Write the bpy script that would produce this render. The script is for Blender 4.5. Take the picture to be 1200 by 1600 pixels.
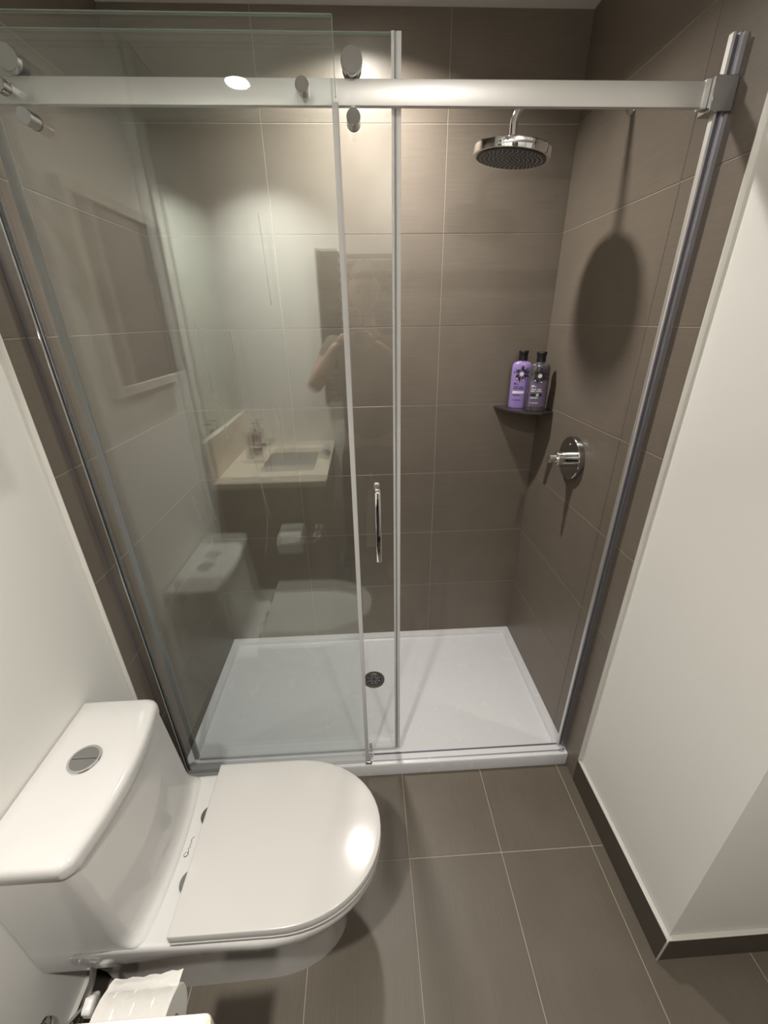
import bpy, bmesh, math, random
from mathutils import Vector, Matrix, Euler
random.seed(7)
for o in list(bpy.data.objects): bpy.data.objects.remove(o)
S = bpy.context.scene
COL = S.collection
PI = math.pi

# ------------------------------------------------------------------ camera
CAM = Vector((0.7407, -1.0166, 1.6073)); CROT = Euler((1.1338, 0.0147, -0.0519), 'XYZ')
cd = bpy.data.cameras.new('camera'); cam = bpy.data.objects.new('camera', cd); COL.objects.link(cam)
cam.location = CAM; cam.rotation_euler = CROT
cd.sensor_fit = 'VERTICAL'; cd.sensor_height = 36; cd.sensor_width = 27; cd.lens = 641.0/1600*36
cd.clip_start = 0.003; cd.clip_end = 50
S.camera = cam
# ------------------------------------------------------------------ world, exposure
w = bpy.data.worlds.new('world'); S.world = w; w.use_nodes = True
w.node_tree.nodes['Background'].inputs[0].default_value = (0.9, 0.92, 1, 1)
w.node_tree.nodes['Background'].inputs[1].default_value = 0.0
vs = S.view_settings
vs.view_transform = 'Standard'; vs.look = 'None'; vs.gamma = 1; vs.use_curve_mapping = False
vs.exposure = 0.0
S.cycles.caustics_reflective = False; S.cycles.caustics_refractive = False
S.cycles.max_bounces = 12; S.cycles.transparent_max_bounces = 24
LIGHTC = (1.0, 0.955, 0.885)
# position, watts : lamp in the shower, lamp over the vanity, lamp over the entry
LAMPS = [((0.77, 0.45), 16.0, 142, 'round recessed ceiling light inside the shower'),
         ((0.29, -1.15), 15.5, 106, 'round recessed ceiling light over the vanity counter'),
         ((1.13, -1.15), 12.0, 172, 'round recessed ceiling light over the open floor by the entry')]

# ------------------------------------------------------------------ dimensions (metres)
W, D, H = 1.4933, 0.7422, 2.465
ZP = 0.0585; TH = 0.305; TW = 0.61
YF = -0.058; YC = -0.542; YR = -1.48; XH = 2.35; REC = 0.012

# ------------------------------------------------------------------ materials
def newmat(name):
    m = bpy.data.materials.new(name); m.use_nodes = True
    return m, m.node_tree.nodes, m.node_tree.links, m.node_tree.nodes['Principled BSDF']
def pmat(name, col, rough=0.5, metal=0.0, spec=0.5, coat=0.0, bump=None, noise=None, emit=None, trans=0, ior=1.45, rvar=None):
    m, n, l, b = newmat(name)
    b.inputs['Base Color'].default_value = (*col, 1); b.inputs['Roughness'].default_value = rough
    b.inputs['Metallic'].default_value = metal; b.inputs['Specular IOR Level'].default_value = spec
    b.inputs['Coat Weight'].default_value = coat; b.inputs['Coat Roughness'].default_value = 0.04
    b.inputs['Transmission Weight'].default_value = trans; b.inputs['IOR'].default_value = ior
    tc = n.new('ShaderNodeTexCoord')
    if noise:   # (scale, amount)
        t = n.new('ShaderNodeTexNoise'); t.inputs['Scale'].default_value = noise[0]; t.inputs['Detail'].default_value = 5
        l.new(tc.outputs['Object'], t.inputs['Vector'])
        mx = n.new('ShaderNodeMixRGB'); l.new(t.outputs['Fac'], mx.inputs[0])
        a = noise[1]
        mx.inputs[1].default_value = (*[c*(1-a) for c in col], 1); mx.inputs[2].default_value = (*[min(1, c*(1+a)) for c in col], 1)
        l.new(mx.outputs[0], b.inputs['Base Color'])
    if bump:
        t = n.new('ShaderNodeTexNoise'); t.inputs['Scale'].default_value = bump[0]; t.inputs['Detail'].default_value = 4
        l.new(tc.outputs['Object'], t.inputs['Vector'])
        bp = n.new('ShaderNodeBump'); bp.inputs['Strength'].default_value = bump[1]; bp.inputs['Distance'].default_value = 0.002
        l.new(t.outputs['Fac'], bp.inputs['Height']); l.new(bp.outputs[0], b.inputs['Normal'])
    if rvar:
        t = n.new('ShaderNodeTexNoise'); t.inputs['Scale'].default_value = rvar[0]
        l.new(tc.outputs['Object'], t.inputs['Vector'])
        mr = n.new('ShaderNodeMapRange'); mr.inputs[3].default_value = rvar[1]; mr.inputs[4].default_value = rvar[2]
        l.new(t.outputs['Fac'], mr.inputs[0]); l.new(mr.outputs[0], b.inputs['Roughness'])
    if emit:
        b.inputs['Emission Color'].default_value = (*emit[0], 1); b.inputs['Emission Strength'].default_value = emit[1]
    return m

def tile_mat(name, col, axis, rough):
    m, n, l, b = newmat(name)
    g = n.new('ShaderNodeNewGeometry'); mp = n.new('ShaderNodeMapping')
    sc = {'x': (6, 260, 260), 'y': (260, 6, 260)}[axis]
    mp.inputs['Scale'].default_value = sc
    l.new(g.outputs['Position'], mp.inputs[0])
    t = n.new('ShaderNodeTexNoise'); t.inputs['Scale'].default_value = 1; t.inputs['Detail'].default_value = 4
    l.new(mp.outputs[0], t.inputs['Vector'])
    t2 = n.new('ShaderNodeTexNoise'); t2.inputs['Scale'].default_value = 7; t2.inputs['Detail'].default_value = 8
    l.new(g.outputs['Position'], t2.inputs['Vector'])
    t3 = n.new('ShaderNodeTexNoise'); t3.inputs['Scale'].default_value = 420; t3.inputs['Detail'].default_value = 2
    l.new(g.outputs['Position'], t3.inputs['Vector'])
    a = n.new('ShaderNodeMath'); a.operation = 'ADD'; l.new(t.outputs['Fac'], a.inputs[0]); l.new(t2.outputs['Fac'], a.inputs[1])
    a2 = n.new('ShaderNodeMath'); a2.operation = 'MULTIPLY_ADD'; l.new(t3.outputs['Fac'], a2.inputs[0]); a2.inputs[1].default_value = 0.7; l.new(a.outputs[0], a2.inputs[2])
    oi = n.new('ShaderNodeObjectInfo')
    a3 = n.new('ShaderNodeMath'); a3.operation = 'MULTIPLY_ADD'; l.new(oi.outputs['Random'], a3.inputs[0]); a3.inputs[1].default_value = 0.22; l.new(a2.outputs[0], a3.inputs[2])
    mr = n.new('ShaderNodeMapRange'); mr.inputs[1].default_value = 0.75; mr.inputs[2].default_value = 2.15
    mr.inputs[3].default_value = 0.80; mr.inputs[4].default_value = 1.20
    l.new(a3.outputs[0], mr.inputs[0])
    mul = n.new('ShaderNodeVectorMath'); mul.operation = 'SCALE'; mul.inputs[0].default_value = col
    l.new(mr.outputs[0], mul.inputs['Scale']); l.new(mul.outputs[0], b.inputs['Base Color'])
    r = n.new('ShaderNodeMapRange'); r.inputs[3].default_value = rough-0.06; r.inputs[4].default_value = rough+0.08
    l.new(t2.outputs['Fac'], r.inputs[0]); l.new(r.outputs[0], b.inputs['Roughness'])
    bp = n.new('ShaderNodeBump'); bp.inputs['Strength'].default_value = 0.10; bp.inputs['Distance'].default_value = 0.001
    l.new(a2.outputs[0], bp.inputs['Height']); l.new(bp.outputs[0], b.inputs['Normal'])
    b.inputs['Specular IOR Level'].default_value = 0.4
    return m

def glass_mat(name, tint):
    m = bpy.data.materials.new(name); m.use_nodes = True; n = m.node_tree.nodes; l = m.node_tree.links
    for x in list(n): n.remove(x)
    out = n.new('ShaderNodeOutputMaterial'); mix = n.new('ShaderNodeMixShader')
    tr = n.new('ShaderNodeBsdfTransparent'); tr.inputs[0].default_value = (*tint, 1)
    gl = n.new('ShaderNodeBsdfGlossy'); gl.inputs['Roughness'].default_value = 0.0; gl.inputs[0].default_value = (0.97, 1, 0.97, 1)
    fr = n.new('ShaderNodeFresnel'); g = n.new('ShaderNodeNewGeometry')
    mr = n.new('ShaderNodeMapRange'); mr.inputs[3].default_value = 1.62; mr.inputs[4].default_value = 1/1.62
    l.new(g.outputs['Backfacing'], mr.inputs[0]); l.new(mr.outputs[0], fr.inputs['IOR'])
    l.new(fr.outputs[0], mix.inputs[0]); l.new(tr.outputs[0], mix.inputs[1]); l.new(gl.outputs[0], mix.inputs[2])
    l.new(mix.outputs[0], out.inputs[0])
    return m
def haze_mat(name, col, fac, rough=0.3):
    """translucent plastic: part clear, part milky"""
    m = bpy.data.materials.new(name); m.use_nodes = True; n = m.node_tree.nodes; l = m.node_tree.links
    b = n['Principled BSDF']; b.inputs['Base Color'].default_value = (*col, 1); b.inputs['Roughness'].default_value = rough
    tr = n.new('ShaderNodeBsdfTransparent'); mix = n.new('ShaderNodeMixShader'); mix.inputs[0].default_value = fac
    l.new(tr.outputs[0], mix.inputs[1]); l.new(b.outputs[0], mix.inputs[2]); l.new(mix.outputs[0], n['Material Output'].inputs[0])
    return m

def speckle_mat(name):
    m, n, l, b = newmat(name)
    tc = n.new('ShaderNodeTexCoord'); v = n.new('ShaderNodeTexVoronoi'); v.inputs['Scale'].default_value = 75
    l.new(tc.outputs['Object'], v.inputs['Vector'])
    nz = n.new('ShaderNodeTexNoise'); nz.inputs['Scale'].default_value = 45; l.new(tc.outputs['Object'], nz.inputs['Vector'])
    cr = n.new('ShaderNodeValToRGB'); cr.color_ramp.elements[0].position = 0.16; cr.color_ramp.elements[1].position = 0.30
    cr.color_ramp.elements[0].color = (0.22, 0.12, 0.06, 1); cr.color_ramp.elements[1].color = (0.74, 0.67, 0.56, 1)
    l.new(v.outputs['Distance'], cr.inputs[0])
    mx = n.new('ShaderNodeMixRGB'); l.new(nz.outputs['Fac'], mx.inputs[0]); mx.inputs[1].default_value = (0.70, 0.62, 0.51, 1)
    l.new(cr.outputs[0], mx.inputs[2]); l.new(mx.outputs[0], b.inputs['Base Color']); b.inputs['Roughness'].default_value = 0.2
    return m

TILEC = (0.165, 0.138, 0.111)
M = dict(
    tile_back=tile_mat('taupe_wall_tile_back', TILEC, 'x', 0.36),
    tile_side=tile_mat('taupe_wall_tile_side', TILEC, 'y', 0.36),
    tile_floor=tile_mat('taupe_floor_tile', (0.105, 0.087, 0.067), 'y', 0.40),
    grout=pmat('beige_grout', (0.36, 0.325, 0.27), 0.9, noise=(60, 0.12)),
    paint=pmat('offwhite_wall_paint', (0.80, 0.79, 0.755), 0.55, bump=(260, 0.05), noise=(3, 0.015)),
    ceil=pmat('ceiling_paint', (0.72, 0.70, 0.66), 0.8, bump=(150, 0.05)),
    trimw=pmat('white_edge_trim', (0.62, 0.61, 0.57), 0.35),
    basec=pmat('dark_skirting_tile', (0.062, 0.052, 0.042), 0.38, noise=(40, 0.15)),
    basetrim=pmat('brushed_skirting_edge', (0.72, 0.70, 0.66), 0.35, 0.6),
    acrylic=pmat('white_acrylic', (0.60, 0.60, 0.61), 0.22, bump=(300, 0.03), rvar=(12, 0.16, 0.34)),
    glass=glass_mat('clear_glass', (0.983, 0.995, 0.993)),
    edge=haze_mat('glass_edge_green', (0.30, 0.38, 0.34), 0.75, 0.15),
    seal=haze_mat('clear_vinyl_seal', (0.62, 0.62, 0.615), 0.72, 0.25),
    alu=pmat('satin_aluminium', (0.68, 0.675, 0.66), 0.42, 0.8),
    alud=pmat('anodised_grey_aluminium', (0.52, 0.52, 0.56), 0.34, 0.9),
    gasket=haze_mat('grey_blue_vinyl', (0.22, 0.23, 0.235), 0.5, 0.3),
    alux=pmat('dark_rubber_gasket', (0.10, 0.10, 0.13), 0.5),
    chrome=pmat('polished_chrome', (0.82, 0.82, 0.83), 0.045, 1.0),
    chromed=pmat('darkened_chrome', (0.42, 0.42, 0.42), 0.12, 1.0),  # chrome with the dark reflections of roller and hinge caps in its base colour
    graphite=pmat('dark_steel', (0.20, 0.19, 0.17), 0.32, 1.0),
    black=pmat('black_plastic', (0.012, 0.012, 0.013), 0.35),
    rubber=pmat('dark_grey_nozzle_plate', (0.045, 0.045, 0.046), 0.42),
    nozzle=pmat('pale_nozzle_tip', (0.62, 0.62, 0.60), 0.5),
    ceramic=pmat('white_ceramic', (0.57, 0.56, 0.545), 0.07, spec=0.5, coat=0.3),
    seatm=pmat('white_seat_plastic', (0.52, 0.505, 0.485), 0.20, spec=0.5, rvar=(14, 0.12, 0.17)),
    paper=pmat('tissue_paper', (0.82, 0.80, 0.77), 0.95, bump=(120, 0.3)),
    stone=speckle_mat('speckled_beige_stone'),
    wood=pmat('dark_brown_cabinet', (0.11, 0.085, 0.06), 0.4, noise=(9, 0.25)),
    mirror=pmat('mirror_silver', (0.86, 0.90, 0.85), 0.01, 1.0),
    frame=pmat('pale_picture_frame', (0.68, 0.66, 0.62), 0.4),
    art=pmat('dark_abstract_print', (0.085, 0.075, 0.075), 0.3, noise=(5, 0.5)),
    steelb=pmat('braided_steel', (0.45, 0.42, 0.38), 0.35, 0.9, bump=(900, 0.8)),
    white=pmat('white_plastic', (0.80, 0.79, 0.76), 0.3),
    lilac=pmat('lilac_plastic', (0.30, 0.21, 0.50), 0.28),
    lilacd=pmat('deep_violet_print', (0.07, 0.03, 0.16), 0.5),
    smoke=pmat('smoky_clear_plastic', (0.075, 0.066, 0.075), 0.10, spec=0.6, coat=0.4),
    violet=pmat('muted_violet_label', (0.135, 0.105, 0.175), 0.3),
    printk=pmat('black_print', (0.012, 0.010, 0.014), 0.5),
    printw=pmat('white_print', (0.75, 0.72, 0.76), 0.5),
    printg=pmat('green_print', (0.35, 0.62, 0.32), 0.5),
    shelf=pmat('dark_slate_shelf', (0.040, 0.033, 0.032), 0.28, noise=(60, 0.3)),
    skin=pmat('skin', (0.30, 0.19, 0.14), 0.5),
    hair=pmat('dark_hair', (0.03, 0.022, 0.018), 0.6),
    shirt=pmat('taupe_cotton', (0.10, 0.08, 0.07), 0.9, noise=(40, 0.1)),
    trouser=pmat('charcoal_cotton', (0.035, 0.035, 0.04), 0.9),
    warmer=pmat('grey_towel_rail', (0.03, 0.03, 0.03), 0.35, 0.3),
    towel=pmat('charcoal_towel', (0.05, 0.048, 0.047), 0.95, bump=(300, 0.6)),
    cloth=pmat('grey_cloth', (0.30, 0.29, 0.28), 0.95, bump=(200, 0.5)),
    soap=pmat('amber_soap', (0.22, 0.13, 0.12), 0.12, spec=0.6),
    lens=pmat('lit_lamp_lens', (1, 1, 1), 0.5, emit=(LIGHTC, 25.0)),
    drop=pmat('wet_drop', (0.72, 0.72, 0.72), 0.03, spec=0.6),
    water=haze_mat('water_drop', (0.86, 0.87, 0.87), 0.35, 0.02),
    streak=haze_mat('dried_water_streak', (0.30, 0.29, 0.26), 0.16, 0.3),
)

# ------------------------------------------------------------------ helpers
def tag(o, label, cat, group=None):
    o['label'] = label; o['category'] = cat
    if group: o['group'] = group
    return o
def link(name, me, mat, parent=None):
    o = bpy.data.objects.new(name, me); COL.objects.link(o)
    if mat is not None and not me.materials: me.materials.append(M[mat] if isinstance(mat, str) else mat)
    if parent: o.parent = parent
    return o
def fin(name, bm, mat, parent=None, smooth=40):
    bmesh.ops.recalc_face_normals(bm, faces=bm.faces[:])
    me = bpy.data.meshes.new(name); bm.to_mesh(me); bm.free()
    if smooth:
        for p in me.polygons: p.use_smooth = True
        me.set_sharp_from_angle(angle=math.radians(smooth))
    return link(name, me, mat, parent)
def thing(name, label, cat, loc=(0, 0, 0), group=None):
    o = bpy.data.objects.new(name, None); COL.objects.link(o); o.location = loc; o.empty_display_size = 0.05
    return tag(o, label, cat, group)
def struct(o): o['kind'] = 'structure'; return o
def reparent(parent):
    """children were modelled in world space: cancel the parent's location"""
    bpy.context.view_layer.update()
    inv = parent.matrix_world.inverted()
    for c in parent.children: c.matrix_parent_inverse = inv
def B(bm, x0, x1, y0, y1, z0, z1, bev=0, seg=2):
    r = bmesh.ops.create_cube(bm, size=1)['verts']
    for v in r: v.co = Vector(((x0+x1)/2+v.co.x*(x1-x0), (y0+y1)/2+v.co.y*(y1-y0), (z0+z1)/2+v.co.z*(z1-z0)))
    if bev:
        es = list({e for v in r for e in v.link_edges})
        bmesh.ops.bevel(bm, geom=es, offset=bev, segments=seg, profile=0.5, affect='EDGES')
    return bm
def box(name, x0, x1, y0, y1, z0, z1, mat, parent=None, bev=0, seg=2):
    return fin(name, B(bmesh.new(), x0, x1, y0, y1, z0, z1, bev, seg), mat, parent, 40 if bev else 0)
def frame_of(d):
    d = Vector(d).normalized(); a = Vector((0, 0, 1)) if abs(d.z) < 0.9 else Vector((1, 0, 0))
    u = d.cross(a).normalized(); return u, d.cross(u).normalized()
def loft(bm, rings, cap0=True, cap1=True, closed=True):
    vs = [[bm.verts.new(p) for p in r] for r in rings]
    n = len(rings[0])
    for a, b in zip(vs, vs[1:]):
        for i in range(n if closed else n-1):
            j = (i+1) % n; bm.faces.new((a[i], a[j], b[j], b[i]))
    if cap0: bm.faces.new(vs[0])
    if cap1: bm.faces.new(vs[-1])
    return bm
def tube(bm, pts, r, n=12, cap=True):
    pts = [Vector(p) for p in pts]; rs = r if isinstance(r, (list, tuple)) else [r]*len(pts)
    rings = []; u = None
    for i, p in enumerate(pts):
        d = (pts[min(i+1, len(pts)-1)]-pts[max(i-1, 0)]).normalized()
        if u is None: u, v = frame_of(d)
        else:
            u = (u-d*u.dot(d)).normalized(); v = d.cross(u)
        rings.append([p+(u*math.cos(2*PI*k/n)+v*math.sin(2*PI*k/n))*rs[i] for k in range(n)])
    return loft(bm, rings, cap, cap)
def lathe(bm, prof, origin, axis, n=40, cap0=True, cap1=True, sx=1, sy=1):
    """prof: (radius, distance along axis)"""
    o = Vector(origin); ax = Vector(axis).normalized(); u, v = frame_of(ax)
    rings = [[o+ax*h+(u*math.cos(2*PI*k/n)*sx+v*math.sin(2*PI*k/n)*sy)*r for k in range(n)] for r, h in prof]
    return loft(bm, rings, cap0, cap1)
def spline(pts, n=8):
    pts = [Vector(p) for p in pts]; out = []
    for i in range(len(pts)-1):
        p0 = pts[max(i-1, 0)]; p1 = pts[i]; p2 = pts[i+1]; p3 = pts[min(i+2, len(pts)-1)]
        for k in range(n):
            t = k/n
            out.append(0.5*((2*p1)+(p2-p0)*t+(2*p0-5*p1+4*p2-p3)*t*t+(3*p1-p0-3*p2+p3)*t**3))
    return out+[pts[-1]]
def prism(bm, poly, z0, z1):
    return loft(bm, [[(x, y, z0) for x, y in poly], [(x, y, z1) for x, y in poly]])

# ------------------------------------------------------------------ room shell
GAP = 0.0012; J = 0.0011     # tile relief over grout; half joint width
_tm = {}
def tile(parent, mat, axis, x0, x1, y0, y1, z0, z1, name='tile'):
    """one tile, mesh shared between tiles of one size"""
    key = (mat, axis, round(x1-x0, 3), round(y1-y0, 3), round(z1-z0, 3))
    if key not in _tm:
        a, b, c = [(p)/2 for p in (x1-x0, y1-y0, z1-z0)]
        bm = B(bmesh.new(), -a, a, -b, b, -c, c, 0.0007, 1)
        me = bpy.data.meshes.new('tile'); bm.to_mesh(me); bm.free(); me.materials.append(M[mat]); _tm[key] = me
    o = bpy.data.objects.new(name, _tm[key]); COL.objects.link(o)
    o.location = ((x0+x1)/2, (y0+y1)/2, (z0+z1)/2); o.parent = parent
    return o

wb = struct(box('wall_back', -0.1, W+0.1, D+GAP, D+0.1, 0, H, 'grout'))
zs = [ZP+k*TH for k in range(8)]+[H]
XJ = [0.0, 0.4415, 0.4415+TW, W]
for a, b in zip(zs, zs[1:]):
    for p, q in zip(XJ, XJ[1:]):
        tile(wb, 'tile_back', 'y', p+(J if p else 0), q-(J if q < W else 0), D, D+0.005, a+J, b-J)
wl = struct(box('wall_left', -0.12, -REC, YR, YF, 0, H, 'paint'))
box('tile_backing', -0.12, -GAP, YF, D+GAP, 0, H, 'grout', wl)
wr = struct(box('wall_right', W+REC, W+0.13, YC+0.0, YF, 0, H, 'paint'))
box('tile_backing', W+GAP, W+0.13, YF, D+GAP, 0, H, 'grout', wr)
YJs = [YF, D-TW, D]
for side, wall in ((0, wl), (1, wr)):
    x0, x1 = (-0.005, 0.0) if side == 0 else (W, W+0.005)
    for a, b in zip([0.0]+zs, zs):
        for p, q in zip(YJs, YJs[1:]):
            if b == ZP and p > 0: continue          # behind the pan
            tile(wall, 'tile_side', 'x', x0, x1, p+(0.0006 if p > YF else 0), q-(0.0006 if q < D else 0), a+J, b-J)
struct(box('wall_hallway', W+0.13, XH, YC, YC+0.1, 0, H, 'paint'))
struct(box('wall_far_right', XH, XH+0.1, YR, YC, 0, H, 'paint'))
struct(box('wall_rear', -0.12, XH+0.1, YR-0.1, YR, 0, H, 'paint'))
box_w = bpy.data.objects['wall_hallway']; 
struct(box('ceiling', -0.12, XH+0.1, YR-0.1, D+0.1, H, H+0.1, 'ceil'))
fl = struct(box('floor', -0.12, XH+0.1, YR-0.1, D+0.1, -0.1, -GAP, 'grout'))
XF = [-REC]+[0.84+0.3068*k for k in range(-2, 5)]+[XH]
YFL = [YR, -0.2796-1.22+0.0, -0.2796-TW, -0.2796, 0.02]
YFL = [YR, -0.2796-TW, -0.2796, 0.02]
for a, b in zip(XF, XF[1:]):
    for p, q in zip(YFL, YFL[1:]):
        if a > W-0.1 and q > -0.2: 
            if a > W: continue
        tile(fl, 'tile_floor', 'z', a+J, b-J, p+J, q-J, -0.006, 0.0)
struct(box('trim_1', -REC, 0.0015, YF-0.003, YF, 0.0, H, 'trimw', None, 0.001, 1))
struct(box('trim_2', W-0.0015, W+REC, YF-0.003, YF, 0.112, H, 'trimw', None, 0.001, 1))
def skirting(name, x0, x1, y0, y1, edge):
    b = struct(box(name, x0, x1, y0, y1, 0, 0.1085, 'basec'))
    box('top_edge', x0, x1, y0, y1, 0.1085, 0.112, 'basetrim', b, 0.001, 1)
    return b
br = skirting('baseboard_right', W-0.001, W+REC, YC-0.012, YF-0.003, 0)
box('corner_edge', W-0.003, W+0.001, YC-0.0145, YC-0.010, 0, 0.112, 'basetrim', br, 0.001, 1)
skirting('baseboard_hallway', W+REC, XH, YC-0.012, YC, 0)
skirting('baseboard_left', -REC, 0.0, -0.83, YF-0.003, 0)
skirting('baseboard_rear', 0.56, XH, YR, YR+0.012, 0)

# ------------------------------------------------------------------ ceiling lamps
for (lx, ly), wt, spread, lab in LAMPS:
    t = thing('ceiling_light', lab, 'light', (lx, ly, H), 'recessed ceiling lights')
    fin('trim_ring', lathe(bmesh.new(), [(0.046, 0), (0.046, 0.004), (0.050, 0.006), (0.060, 0.004), (0.062, 0)], (lx, ly, H), (0, 0, -1), 40, False, False), 'white', t)
    fin('lens', lathe(bmesh.new(), [(0.046, 0.0005), (0.046, 0.002)], (lx, ly, H), (0, 0, -1), 40), 'lens', t)
    reparent(t)
    L = bpy.data.lights.new('lamp_light', 'AREA'); L.shape = 'DISK'; L.size = 0.085; L.energy = wt; L.color = LIGHTC
    L.spread = math.radians(spread)
    lo = bpy.data.objects.new('lamp_light', L); COL.objects.link(lo); lo.location = (lx, ly, H-0.004)

# ------------------------------------------------------------------ shower pan
pan = thing('shower_pan', 'low white acrylic shower pan on the floor behind the glass', 'shower pan', (W/2, D/2, 0))
def rrect(x0, x1, y0, y1, r, z, n=5, sub=0):
    out = []
    for cx, cy, a0 in ((x1-r, y0+r, -90), (x1-r, y1-r, 0), (x0+r, y1-r, 90), (x0+r, y0+r, 180)):
        for k in range(n+1):
            a = math.radians(a0+90*k/n); out.append((cx+r*math.cos(a), cy+r*math.sin(a), z))
    if not sub: return out
    o2 = []
    for i, p in enumerate(out):
        q = out[(i+1) % len(out)]; o2.append(p)
        if i % (n+1) == n:
            o2 += [tuple(p[c]+(q[c]-p[c])*k/sub for c in range(3)) for k in range(1, sub)]
    return o2
DX, DY = 0.745, 0.446
def ringd(r, z, n=24):
    out = []
    base = rrect(0.05, W-0.05, 0.08, D-0.05, 0.02, z, 2, 14)
    for p in base:
        a = math.atan2(p[1]-DY, p[0]-DX); out.append((DX+r*math.cos(a), DY+r*math.sin(a), z))
    return out
e = 0.0005
rings = [rrect(e, W-e, 0.0, D-e, 0.002, 0.0, 2, 14), rrect(e, W-e, 0.0, D-e, 0.002, ZP-0.008, 2, 14), rrect(e, W-e, 0.003, D-e, 0.002, ZP-0.002, 2, 14),
         rrect(e, W-e, 0.008, D-e, 0.002, ZP, 2, 14), rrect(0.028, W-0.028, 0.052, D-0.028, 0.012, ZP, 2, 14), rrect(0.031, W-0.031, 0.055, D-0.031, 0.012, ZP-0.004, 2, 14),
         rrect(0.035, W-0.035, 0.060, D-0.035, 0.014, ZP-0.016, 2, 14), rrect(0.045, W-0.045, 0.070, D-0.045, 0.016, ZP-0.0205, 2, 14), ringd(0.10, 0.030), ringd(0.052, 0.0285), ringd(0.050, 0.024)]
fin('basin', loft(bmesh.new(), rings), 'acrylic', pan, 30)
dr = fin('drain', lathe(bmesh.new(), [(0.034, 0.024), (0.034, 0.0285), (0.036, 0.0305), (0.048, 0.0305), (0.0495, 0.029), (0.0495, 0.024)], (DX, DY, 0), (0, 0, 1), 48, False, False), 'graphite', pan)
fin('drain_well', lathe(bmesh.new(), [(0.035, 0.0242), (0.035, 0.0262)], (DX, DY, 0), (0, 0, 1), 32), 'black', dr)
bm = bmesh.new()
for k in range(8):
    a = PI/8+k*PI/4; c, s = math.cos(a), math.sin(a)
    tube(bm, [(DX+0.006*c, DY+0.006*s, 0.0295), (DX+0.035*c, DY+0.035*s, 0.0295)], 0.0013, 6)
    b_ = a+PI/8
    for rr in (0.014, 0.024):
        p = [(DX+rr*math.cos(a+PI/4*t/4), DY+rr*math.sin(a+PI/4*t/4), 0.0295+0.0000) for t in range(5)]
        p = [(DX+(rr+0.004*math.sin(PI*t/4))*math.cos(a+PI/4*t/4), DY+(rr+0.004*math.sin(PI*t/4))*math.sin(a+PI/4*t/4), 0.0295) for t in range(5)]
        tube(bm, p, 0.0011, 6)
fin('drain_grate', bm, 'alud', dr)
reparent(pan)
# droplets lying in the pan
bm = bmesh.new()
def zpan(x, y):
    r = math.hypot(x-DX, y-DY); return 0.030+0.0080*min(1, max(0, (r-0.1))/0.5)
for k in range(90):
    x = random.uniform(0.12, W-0.07); y = random.uniform(0.10, D-0.08)
    if random.random() < 0.45: x = random.uniform(0.95, 1.40); y = random.uniform(0.25, 0.62)
    if math.hypot(x-DX, y-DY) < 0.07: continue
    fx = min((x-0.045)/(DX-0.045) if x < DX else (W-0.045-x)/(W-0.045-DX), (y-0.07)/(DY-0.07) if y < DY else (D-0.045-y)/(D-0.045-DY))
    z = 0.038-0.008*min(1, fx/0.86)
    r = random.uniform(0.0012, 0.0034)
    q = bmesh.ops.create_uvsphere(bm, u_segments=8, v_segments=5, radius=r)['verts']
    for v in q: v.co = Vector((v.co.x*random.choice((1, 1, 1.2))+x, v.co.y+y, v.co.z*0.45+z))
o = fin('water_droplets', bm, 'drop'); tag(o, 'tiny clear water droplets scattered over the white shower pan', 'water droplets'); o['kind'] = 'stuff'

# ------------------------------------------------------------------ fixed glass screen
GF0, GF1 = 0.014, 0.022      # fixed pane
GS0, GS1 = 0.060, 0.068      # sliding pane
RL0, RL1 = 0.038, 0.050      # rail
sc = thing('fixed_glass_screen', 'fixed clear glass shower panel on the left, in front of the metal rail', 'glass panel', (0.36, GF0, ZP))
fin('glass_pane', B(bmesh.new(), 0.012, 0.708, GF0, GF1, ZP+0.004, 2.098), 'glass', sc, 0)
box('glass_edge', 0.708, 0.7092, GF0, GF1, 1.99, 2.098, 'edge', sc)
box('glass_top_edge', 0.012, 0.708, GF0, GF1, 2.098, 2.0992, 'edge', sc)
ch = box('wall_channel', 0.0022, 0.0285, GF0-0.0045, GF0-0.001, ZP, 2.098, 'chrome', sc, 0.0006, 1)
box('silicone_bead', 0.0, 0.0022, GF0-0.0062, GF0-0.001, ZP, 2.098, 'alux', sc)
box('channel_back', 0.0008, 0.0285, GF1+0.001, GF1+0.0045, ZP, 2.098, 'alud', sc, 0.0006, 1)
box('channel_lip', 0.0285, 0.0297, GF0-0.0042, GF0-0.0012, ZP, 2.098, 'alu', sc)
box('channel_gasket', 0.0285, 0.0345, GF1+0.0012, GF1+0.0035, ZP, 2.098, 'gasket', sc)
bm = bmesh.new()
B(bm, 0.701, 0.7135, GF0-0.0016, GF0-0.0003, 0.075, 1.981); B(bm, 0.7100, 0.7135, GF0-0.0003, GF1+0.010, 0.075, 1.981)
fin('edge_seal', bm, 'seal', sc, 0)
box('bottom_seal', 0.012, 0.706, GF0-0.001, GF1+0.001, ZP+0.0002, ZP+0.004, 'seal', sc)
bm = bmesh.new()
STR = [(446, 510, 452, 660, 470, 790), (410, 590, 416, 655), (480, 615, 484, 690, 481, 720), (505, 610, 508, 695),
       (455, 640, 461, 720, 463, 790, 452, 860), (338, 740, 350, 800), (366, 735, 372, 790), (468, 640, 472, 705), (513, 380, 517, 480), (395, 500, 404, 590)]
sp = []
for s_ in STR:
    pts = [(s_[i], s_[i+1]) for i in range(0, len(s_), 2)]
    pp = []
    for (px, py) in pts:
        # heights and offsets on the pane, in metres
        x = 0.5195+(px-500)*0.00148*(1+(py-640)*0.00028); z = 1.37-(py-640)*0.00170
        pp.append((x, z))
    sp.append(pp)
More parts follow.
